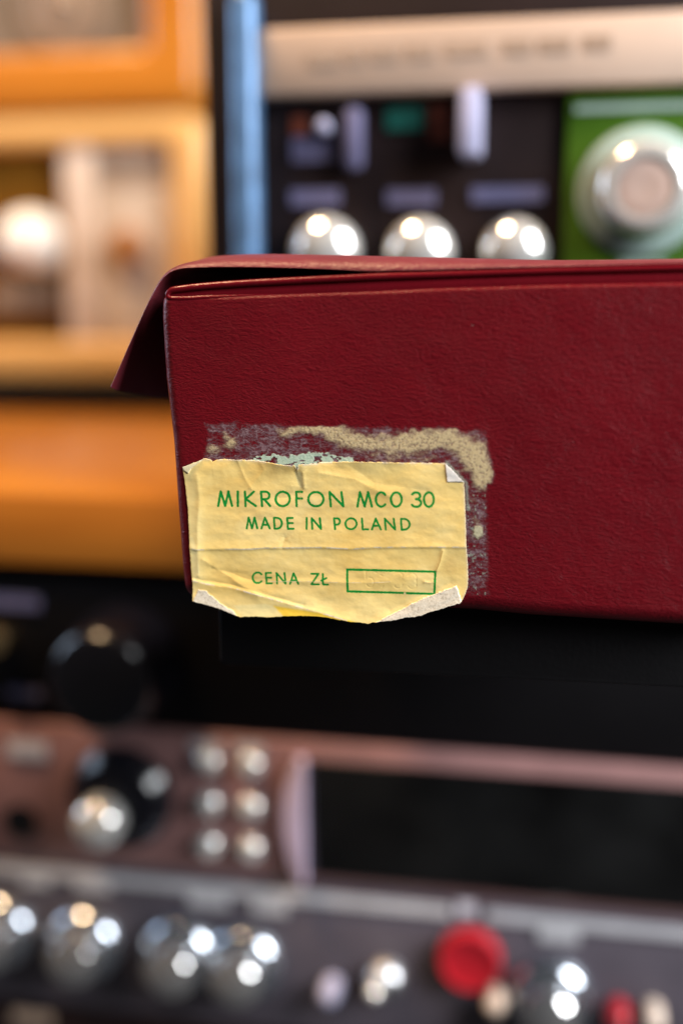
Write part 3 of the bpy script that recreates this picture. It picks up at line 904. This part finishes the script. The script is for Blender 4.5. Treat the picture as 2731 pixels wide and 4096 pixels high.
# --- lettering: strokes measured on the photograph
def ell(cx, cy, rx, ry, a0=0, a1=360, n=36):
    return [(cx + rx * math.cos(rad(a0 + (a1 - a0) * i / n)), cy - ry * math.sin(rad(a0 + (a1 - a0) * i / n))) for i in range(n + 1)]
def glyph(ch, x0, x1, yt, yb):
    w_, h_ = x1 - x0, yb - yt
    L = lambda *p: [(x0 + a * w_, yt + b * h_) for a, b in p]
    cx, cy = (x0 + x1) / 2, (yt + yb) / 2
    if ch == 'M': return [L((0, 1), (.18, 0), (.5, 1), (.74, 0), (1, 1))]
    if ch == 'I': return [L((.5, 0), (.5, 1))]
    if ch == 'K': return [L((0, 0), (.05, 1)), L((.82, 0), (.07, .52), (1, 1))]
    if ch == 'R': return [L((0, 0), (.12, 1)), L((.0, 0), (.45, 0)) + ell(x0 + .5 * w_, yt + .26 * h_, .42 * w_, .26 * h_, 90, -90, 16) + L((.1, .53)), L((.38, .53), (1, 1))]
    if ch == 'O' or ch == '0': return [ell(cx, cy, w_ / 2, h_ / 2)]
    if ch == 'F': return [L((0, 0), (.1, 1)), L((0, 0), (1, 0)), L((.05, .46), (1, .46))]
    if ch == 'N': return [L((.08, 1), (0, 0), (1, 1), (.86, 0))]
    if ch == 'C': return [ell(cx + w_ * .06, cy, w_ * .56, h_ / 2, 42, 318, 30)]
    if ch == '3': return [ell(cx - w_ * .02, yt + .24 * h_, w_ * .42, h_ * .24, 155, -90, 22), ell(cx, yt + .74 * h_, w_ * .5, h_ * .27, 90, -150, 24)]
    if ch == 'A': return [L((0, 1), (.42, 0), (1, 1)), L((.17, .66), (.8, .66))]
    if ch == 'D': return [L((.0, 0), (.08, 1), (.35, 1)) + ell(x0 + .35 * w_, cy, .65 * w_, h_ / 2, -90, 90, 24) + L((0, 0))]
    if ch == 'E': return [L((0, 0), (.1, 1)), L((0, 0), (.86, 0)), L((.05, .47), (.9, .47)), L((.1, 1), (1, 1))]
    if ch == 'P': return [L((0, 0), (.18, 1)), L((0, 0), (.5, 0)) + ell(x0 + .5 * w_, yt + .29 * h_, .5 * w_, .29 * h_, 90, -90, 16) + L((.1, .58))]
    if ch == 'L': return [L((0, 0), (.12, 1), (1, 1))]
    if ch == 'Z': return [L((0, 0), (.95, 0), (.02, 1), (1, 1))]
    if ch == 'Ł': return [L((.22, 0), (.28, 1), (1, 1)), L((0, .62), (.75, .38))]
    return []
def c1(x): return 700 + x / 2.6133
def c2(x): return 1300 + x / 2.6133
words = []
for ch, a, b in (('M', c1(458), c1(602)), ('I', c1(650), c1(675)), ('K', c1(738), c1(850)), ('R', c1(905), c1(1000)), ('O', c1(1057), c1(1204)), ('F', c1(1270), c1(1333)), ('O', c1(1398), c1(1556)),
                 ('N', c2(52), c2(195)), ('M', c2(342), c2(492)), ('C', c2(534), c2(634)), ('O', c2(692), c2(802)), ('3', c2(903), c2(1004)), ('0', c2(1034), c2(1136))):
    sl = (a - 900) / 800 * 3
    words.append((ch, a, b, 1965 + sl, 2022 + sl, 4.9))
for ch, a, b in (('M', c1(755), c1(865)), ('A', c1(908), c1(996)), ('D', c1(1040), c1(1122)), ('E', c1(1178), c1(1243)), ('I', c1(1368), c1(1392)), ('N', c1(1432), c1(1530)),
                 ('P', c2(97), c2(158)), ('O', c2(216), c2(332)), ('L', c2(388), c2(452)), ('A', c2(492), c2(585)), ('N', c2(627), c2(733)), ('D', c2(795), c2(885))):
    sl = (a - 990) / 650 * 5
    words.append((ch, a, b, 2069 + sl, 2112 + sl, 4.3))
for ch, a, b in (('C', c1(815), c1(908)), ('E', c1(953), c1(1015)), ('N', c1(1064), c1(1160)), ('A', c1(1206), c1(1292)), ('Z', c1(1427), c1(1506)), ('Ł', 1286, 1313)):
    sl = (a - 1010) / 280 * 5.5
    words.append((ch, a, b, 2289 + sl, 2331 + sl, 4.0))
ink = np.zeros(X.shape)
jx = (fbm(X / 6, Y / 6, 21, 2) - .5) * 1.6
for ch, a, b, yt, yb, hw in words:
    for st_ in glyph(ch, a, b, yt, yb):
        ink = np.maximum(ink, 1 - sstep(hw - .9, hw + .9, dpoly(X, Y, st_, 14) + jx))
boxp = [(1389.5, 2276), (1741, 2285), (1736.5, 2374.5), (1391, 2363.5), (1389.5, 2276)]
d = dpoly(X, Y, boxp, 20)
ink = np.maximum(ink, 1 - sstep(3.8, 5.4, d + jx * .8))
ink *= sstep(3, 6, np.hypot(X - 1619, Y - 2372))

# --- heights (mm in front of the case), creases, worn backing
h = 0.16 + 0.22 * (fbm(X / 190 + Y / 300, Y / 95 - X / 500, 31, 3) - .5) + .05 * (fbm(X / 40, Y / 28, 33, 3) - .5)
backing = np.zeros(X.shape); pale = np.zeros(X.shape); yellow = np.zeros(X.shape); stain_shade = np.zeros(X.shape)
def crease(pts, amp, sig, white=0.0, wid=3.0, side=0.0):
    global h, backing
    wob = (fbm(X / 30, Y / 30, int(pts[0][0]), 3) - .5) * 5
    d = np.abs(dpoly(X, Y, pts, 140) + wob * .4)
    h = h + amp * np.exp(-(np.sqrt(d * d + 16) - 4) / sig)
    if white:
        br = sstep(.30, .62, fbm(X / 26, Y / 12, int(pts[0][1]), 3))
        backing = np.maximum(backing, white * br * (1 - sstep(wid * .5, wid * 1.3, d)))
crA = [(772, 2194), (788, 2197), (900, 2195), (1006, 2195), (1056, 2190), (1159, 2190), (1300, 2188), (1407, 2194), (1491, 2188), (1683, 2186), (1759, 2186), (1864, 2187)]
crease(crA, .17, 14, .75, 3.0)
crease([(a, b + 8) for a, b in crA], -.08, 9)
crB = [(776, 2322), (826, 2334), (930, 2349), (1025, 2376), (1121, 2403), (1217, 2431), (1297, 2452), (1388, 2478)]
crease(crB, .16, 15, .8, 3.0)
crease([(a - 4, b - 12) for a, b in crB[:6]], -.12, 9)
crease([(815, 2238), (865, 2272), (930, 2311), (976, 2345), (1033, 2376)], .13, 16)
crease([(850, 2272), (935, 2292), (1006, 2318), (1082, 2322)], -.16, 16)
crease([(1082, 2325), (1190, 2324), (1300, 2326), (1480, 2330), (1560, 2325)], .07, 10, .55, 1.8)
crease([(1040, 1838), (1060, 1880), (1000, 1950)], .06, 10)
crease([(953, 1840), (985, 1920), (1010, 1955)], .05, 6)
crease([(1180, 1885), (1194, 1925), (1205, 1950), (1180, 1972), (1120, 1990)], -.15, 16)
crease([(1215, 1890), (1219, 1948)], .12, 9)
crease([(1280, 1890), (1420, 1915), (1560, 1985)], .13, 22)
crease([(1400, 1862), (1500, 1930), (1700, 1960)], -.10, 24)
crease([(1769, 2200), (1760, 2240), (1746, 2276)], .12, 8)
crease([(790, 1900), (800, 2000), (792, 2110), (796, 2300)], .18, 20)
crease([(1560, 2440), (1660, 2390), (1800, 2330)], -.12, 22)
crease([(1140, 2150), (1130, 2190)], -.08, 10)
crease([(1700, 2326), (1722, 2330), (1735, 2326)], .08, 4, .4, 1.6)
# lifted edges
h = h + (1 - sstep(1560, 1740, X)) * .25 * np.exp(-Q * 560 / 26) * sstep(.25, .6, fbm(X / 130, Y / 130, 41, 2)) + .30 * np.exp(-(1 - Q) * 560 / 40)
h = h + .22 * np.exp(-((X - 1190) / 80) ** 2 - ((Y - 1866) / 34) ** 2)
# embossed figures of the old price stamp, inked nothing
emb = [[(1463, 2284), (1463, 2312)], ell(1480, 2328, 15, 19, 100, -150, 16), [(1500, 2286), (1507, 2289)], [(1516, 2325), (1555, 2324)], [(1522, 2298), (1528, 2302)], [(1528, 2348), (1532, 2342)],
       ell(1593, 2302, 17, 14, 150, -40, 14), ell(1593, 2336, 17, 16, 200, 350, 14), ell(1648, 2310, 17, 18, 150, -40, 14), [(1665, 2318), (1664, 2340)], ell(1648, 2338, 17, 16, 200, 350, 14)]
for st_ in emb:
    d = dpoly(X, Y, st_, 12)
    h = h - .022 * np.exp(-(d / 2.8) ** 2)
# pale, yellow and brown places put into the paper colour
pale = np.maximum(pale, .8 * (1 - sstep(-4, 10, sdpoly(X, Y, [(763, 2140), (775, 2150), (790, 2190), (800, 2290), (778, 2335), (766, 2190)]))))
pale = np.maximum(pale, .45 * (1 - sstep(770, 830, X + 20 * (fbm(X / 50, Y / 50, 51) - .5) + (Y - 2000) * -.03)))  # cool side light along the left edge, painted paler
pale = np.maximum(pale, .6 * (1 - sstep(-2, 5, sdpoly(X, Y, [(1182, 1884), (1206, 1888), (1217, 1947), (1203, 1948), (1192, 1925)]))))
pale = np.maximum(pale, .75 * (1 - sstep(-6, 12, sdpoly(X, Y, [(937, 2420), (1065, 2414), (1121, 2433), (1140, 2462), (976, 2466)]))))
pale = np.maximum(pale, .3 * sstep(2350, 2430, Y))
yellow = np.maximum(yellow, .9 * (1 - sstep(-4, 6, sdpoly(X, Y, [(1098, 2422), (1180, 2434), (1297, 2452), (1400, 2478), (1440, 2492), (1390, 2490), (1297, 2474), (1140, 2466)]))))
stain_shade = np.maximum(stain_shade, .75 * (1 - sstep(1.2, 3.4, dpoly(X, Y, [(1769, 2203), (1760, 2240), (1752, 2262), (1746, 2276)]))))
stain_shade = np.maximum(stain_shade, .30 * np.exp(-((X - 1800) / 50) ** 2 - ((Y - 2250) / 45) ** 2))
stain_shade = np.maximum(stain_shade, .22 * np.exp(-((X - 1150) / 40) ** 2 - ((Y - 2150) / 30) ** 2) * sstep(.4, .6, fbm(X / 14, Y / 14, 61)))
stain_shade = np.maximum(stain_shade, .25 * np.exp(-((X - 1110) / 70) ** 2 - ((Y - 1882) / 26) ** 2))  # shade of the lifted paper beside the tear, painted brown
# folded back corners that show the white backing
e1 = sdpoly(X, Y, [(796, 2356), (826, 2362), (884, 2412), (937, 2443), (968, 2480), (891, 2460), (834, 2440), (770, 2412)])
k1 = 1 - sstep(-1.5, 1.5, e1 + 7 * (fbm(X / 12, Y / 12, 71, 3) - .5))
backing = np.maximum(backing, k1)
h = h + .07 * k1
fold = [(1824, 2341), (1832, 2360), (1840, 2387), (1850, 2420), (1748, 2450), (1683, 2470), (1530, 2500), (1491, 2494), (1545, 2464), (1600, 2438), (1644, 2414), (1690, 2392), (1732, 2376)]
e2 = sdpoly(X, Y, fold)
k2 = 1 - sstep(-1.2, 1.2, e2 + 5 * (fbm(X / 9, Y / 9, 73, 3) - .5))
backing = np.maximum(backing, k2)
h = h + .20 * k2 + .0018 * np.clip(-e2, 0, 60) * k2
e3 = sdpoly(X, Y, [(1779, 1840), (1788, 1926), (1900, 1926), (1840, 1890)])
k3 = 1 - sstep(-1, 1, e3)
backing = np.maximum(backing, k3)
h = h + k3 * (.14 + .0006 * np.clip(-e3, 0, 40))
e4 = sdpoly(X, Y, [(725, 1860), (816, 1828), (800, 1848), (768, 1872), (756, 1892), (738, 1880)])
k4 = 1 - sstep(-1, 2, e4)
pale = np.maximum(pale, k4); backing = np.maximum(backing, k4 * .45); h = h + k4 * .16
# small frayed white spots along the torn top edge
fr = np.exp(-Q * 560 / 3.5) * sstep(.35, .6, fbm(X / 22, Y / 22, 81, 2))
backing = np.maximum(backing, fr)
backing = np.maximum(backing, (1 - sstep(3, 8, np.hypot(X - 1192, (Y - 1868) * .6))))
backing = np.maximum(backing, (1 - sstep(1.5, 3.5, np.hypot(X - 1619, Y - 2372))) * .9)
backing = np.maximum(backing, np.exp(-(1 - S) * 1110 / 4) * .6)
ink = ink * (1 - .85 * np.clip(backing, 0, 1)) * (1 - k2)
h = np.maximum(h, 0.06)
# the soft case face that the sticker lies on
base_w = -0.35 * np.sin(np.clip(X - 655, 0, 2445) / 2445 * np.pi) * np.sin(np.clip((Y - 1180) / (2430 - 1180), 0, 1) * np.pi) - .06
U, V = CASE.at(X, Y)
Pl = np.stack([U, (base_w - h) * MM, V], -1)
def add_rim(P, A, depth):
    """paper thickness: repeat the border a little behind"""
    r, c = P.shape[:2]
    top = P[:1].copy(); top[..., 1] += depth
    bot = P[-1:].copy(); bot[..., 1] += depth
    P2 = np.vstack([top, P, bot])
    lf = P2[:, :1].copy(); rt = P2[:, -1:].copy()
    lf[1:-1, :, 1] += depth; rt[1:-1, :, 1] += depth
    P2 = np.concatenate([lf, P2, rt], 1)
    A2 = {}
    for k, a in A.items():
        b = np.pad(a, 1, mode='edge')
        if k in ('backing',):
            b[0] = b[-1] = .8; b[:, 0] = b[:, -1] = .8
        if k == 'ink':
            b[0] = b[-1] = 0; b[:, 0] = b[:, -1] = 0
        A2[k] = b
    return P2, A2
Pl, At = add_rim(Pl, dict(ink=ink, backing=np.clip(backing, 0, 1), clean=k3 * .85, pale=pale, yellow=yellow, stain_shade=stain_shade), .00011)
me = grid_mesh("price_sticker", Pl, attrs=At)
finish("price_sticker", me, M['paper'], t, t, "creased yellow paper price sticker with green lettering and torn, folded corners")

# ================================================================== DRIED GLUE left by the sticker
gx = np.linspace(800, 2000, 760); gy = np.linspace(1670, 2410, 470)
X, Y = np.meshgrid(gx, gy)
wx = X + 26 * (fbm(X / 60, Y / 60, 101, 3) - .5); wy = Y + 26 * (fbm(X / 60, Y / 60, 103, 3) - .5)
area_top = sdpoly(wx, wy, [(826, 1694), (900, 1696), (1200, 1700), (1500, 1706), (1800, 1712), (1944, 1728), (1952, 1790), (1975, 1915), (1972, 1930), (1946, 1936), (1850, 1900), (1700, 1880), (826, 1870)])
area_right = sdpoly(wx * .5 + X * .5, wy, [(1840, 1900), (1948, 1900), (1953, 2383), (1840, 2383)])
region = np.minimum(area_top, area_right)
reg = 1 - sstep(-18, 7, region + 14 * (fbm(X / 12, Y / 12, 105, 2) - .5))
# scraped, fibrous film
bend = 22 * (fbm(X / 34, Y / 34, 107, 3) - .5)
fib = 1 - np.abs(fbm((X + bend) / 26, (Y + bend) / 8.5, 109, 4) - .5) * 2
fib2 = fbm(X / 5, Y / 5, 111, 3)
film = sstep(.72, .95, fib) * .85 + sstep(.48, .70, fib2) * .35
patch = fbm(X / 48, Y / 26, 113, 4)
film = film * (.45 + .75 * sstep(.34, .60, patch)) + .30 * sstep(.36, .58, patch)
film *= np.where(Y > 1940, .95 - .45 * sstep(2200, 2390, Y), 1)
# thick beige smears
path = [(1125, 1728), (1170, 1722), (1220, 1714), (1290, 1710), (1330, 1722), (1380, 1748), (1460, 1778), (1558, 1782), (1648, 1770), (1760, 1756), (1849, 1776), (1893, 1806), (1918, 1862), (1930, 1912)]
hwid = [10, 24, 30, 34, 38, 42, 42, 42, 50, 52, 54, 56, 56, 50]
dd = np.full(X.shape, 1e3)
for i in range(len(path) - 1):
    a, b = path[i], path[i + 1]
    dx, dy = b[0] - a[0], b[1] - a[1]
    tt_ = np.clip(((wx - a[0]) * dx + (wy - a[1]) * dy) / (dx * dx + dy * dy), 0, 1)
    dd = np.minimum(dd, np.hypot(wx - a[0] - tt_ * dx, wy - a[1] - tt_ * dy) - (hwid[i] + (hwid[i + 1] - hwid[i]) * tt_))
for (cx, cy, rx, ry) in ((850, 1802, 26, 15), (905, 1752, 22, 14), (930, 1770, 30, 24), (1870, 1850, 42, 52), (1910, 2125, 26, 32), (1700, 1838, 40, 8), (1570, 1842, 60, 9), (1902, 2080, 10, 12), (1890, 2010, 8, 14)):
    dd = np.minimum(dd, (np.hypot((wx - cx) / rx, (wy - cy) / ry) - 1) * min(rx, ry))
sp = fbm(X / 7, Y / 7, 115, 3); sp2 = fbm(X / 30, Y / 22, 117, 3)
thick = 1 - sstep(-26, 12, dd + 20 * (sp - .5) + 40 * (sp2 - .5))
thick *= .62 + .38 * sstep(.28, .46, sp + .5 * (fbm(X / 3.5, Y / 3.5, 131, 2) - .5))
holes = np.exp(-((wx - 1745) / 55) ** 2 - ((wy - 1806) / 8) ** 2) + np.exp(-((wx - 1500) / 60) ** 2 - ((wy - 1806) / 9) ** 2) * .8 + np.exp(-((wx - 1830) / 28) ** 2 - ((wy - 1868) / 18) ** 2)
thick = np.clip(thick * (1 - holes), 0, 1) * (1 - sstep(-8, 4, region))
clump = 1 - sstep(.65, 1.15, np.hypot((X - 1911) / 22, (Y - 2126) / 30) + .5 * (sp - .5))
thick = np.maximum(thick, clump)
# mint green paper left above the tear
mint_d = sdpoly(wx * .6 + X * .4, wy * .6 + Y * .4, [(1000, 1832), (1090, 1816), (1150, 1830), (1165, 1818), (1235, 1810), (1290, 1806), (1350, 1822), (1415, 1834), (1420, 1875), (1000, 1875)])
mint = 1 - sstep(-3, 3, mint_d + 14 * (fbm(X / 12, Y / 9, 119, 3) - .5))
mint *= 1 - (1 - sstep(.30, .36, fbm(X / 22, Y / 14, 121, 2))) 
rim = (1 - sstep(3, 10, np.abs(dpoly(X, Y, [(1785, 1850), (1830, 1895), (1864, 1930), (1868, 2000), (1872, 2040)])) + 6 * (sp - .5))) * .8
mint = np.maximum(mint, rim * .7)
sparse = sstep(.74, .78, fbm(X / 10, Y / 12, 123, 2)) * (X > 1860) * (Y > 1940)
mint = np.maximum(mint, sparse * .55 * (region < -4))
mint = np.maximum(mint, clump * .35)
cover = np.clip(np.maximum(np.maximum(film * reg * .72, thick * .96), mint * .95), 0, 1)
base_w = -0.35 * np.sin(np.clip(X - 655, 0, 2445) / 2445 * np.pi) * np.sin(np.clip((Y - 1180) / (2430 - 1180), 0, 1) * np.pi) + 0.16 * (fbm(X / 260, Y / 200, 5, 3) - .5)
U, V = CASE.at(X, Y)
rise = .03 + .05 * thick + .04 * mint + .012 * (sp - .5) * thick
Pg = np.stack([U, (base_w - rise) * MM, V], -1)
me = grid_mesh("glue_residue", Pg, mask=cover > .03, attrs=dict(cover=cover, thick=thick, mint=mint))
finish("glue_residue", me, M['glue'], t, t, "scraped beige and mint glue residue around the sticker")

# ================================================================== what the case stands on
a0, b0 = CASE.at(820, 2436); a1, _ = CASE.at(3300, 2500)
_, vlow = CASE.at(2000, 2530)
cb = float(min(CASE.at(np.array([760., 2731.]), np.array([2401., 2512.]))[1]))
t = thing("black_ledge", "matt black ledge that carries the burgundy case, sticking out in front of the rack", "ledge", CASE, float((a0 + a1) / 2), cb - .016, .03)
box("board", M['black_ledge'], t, t, float(a0), float(a1), 0.009, 0.135, cb - .014, cb + .0008, .001)
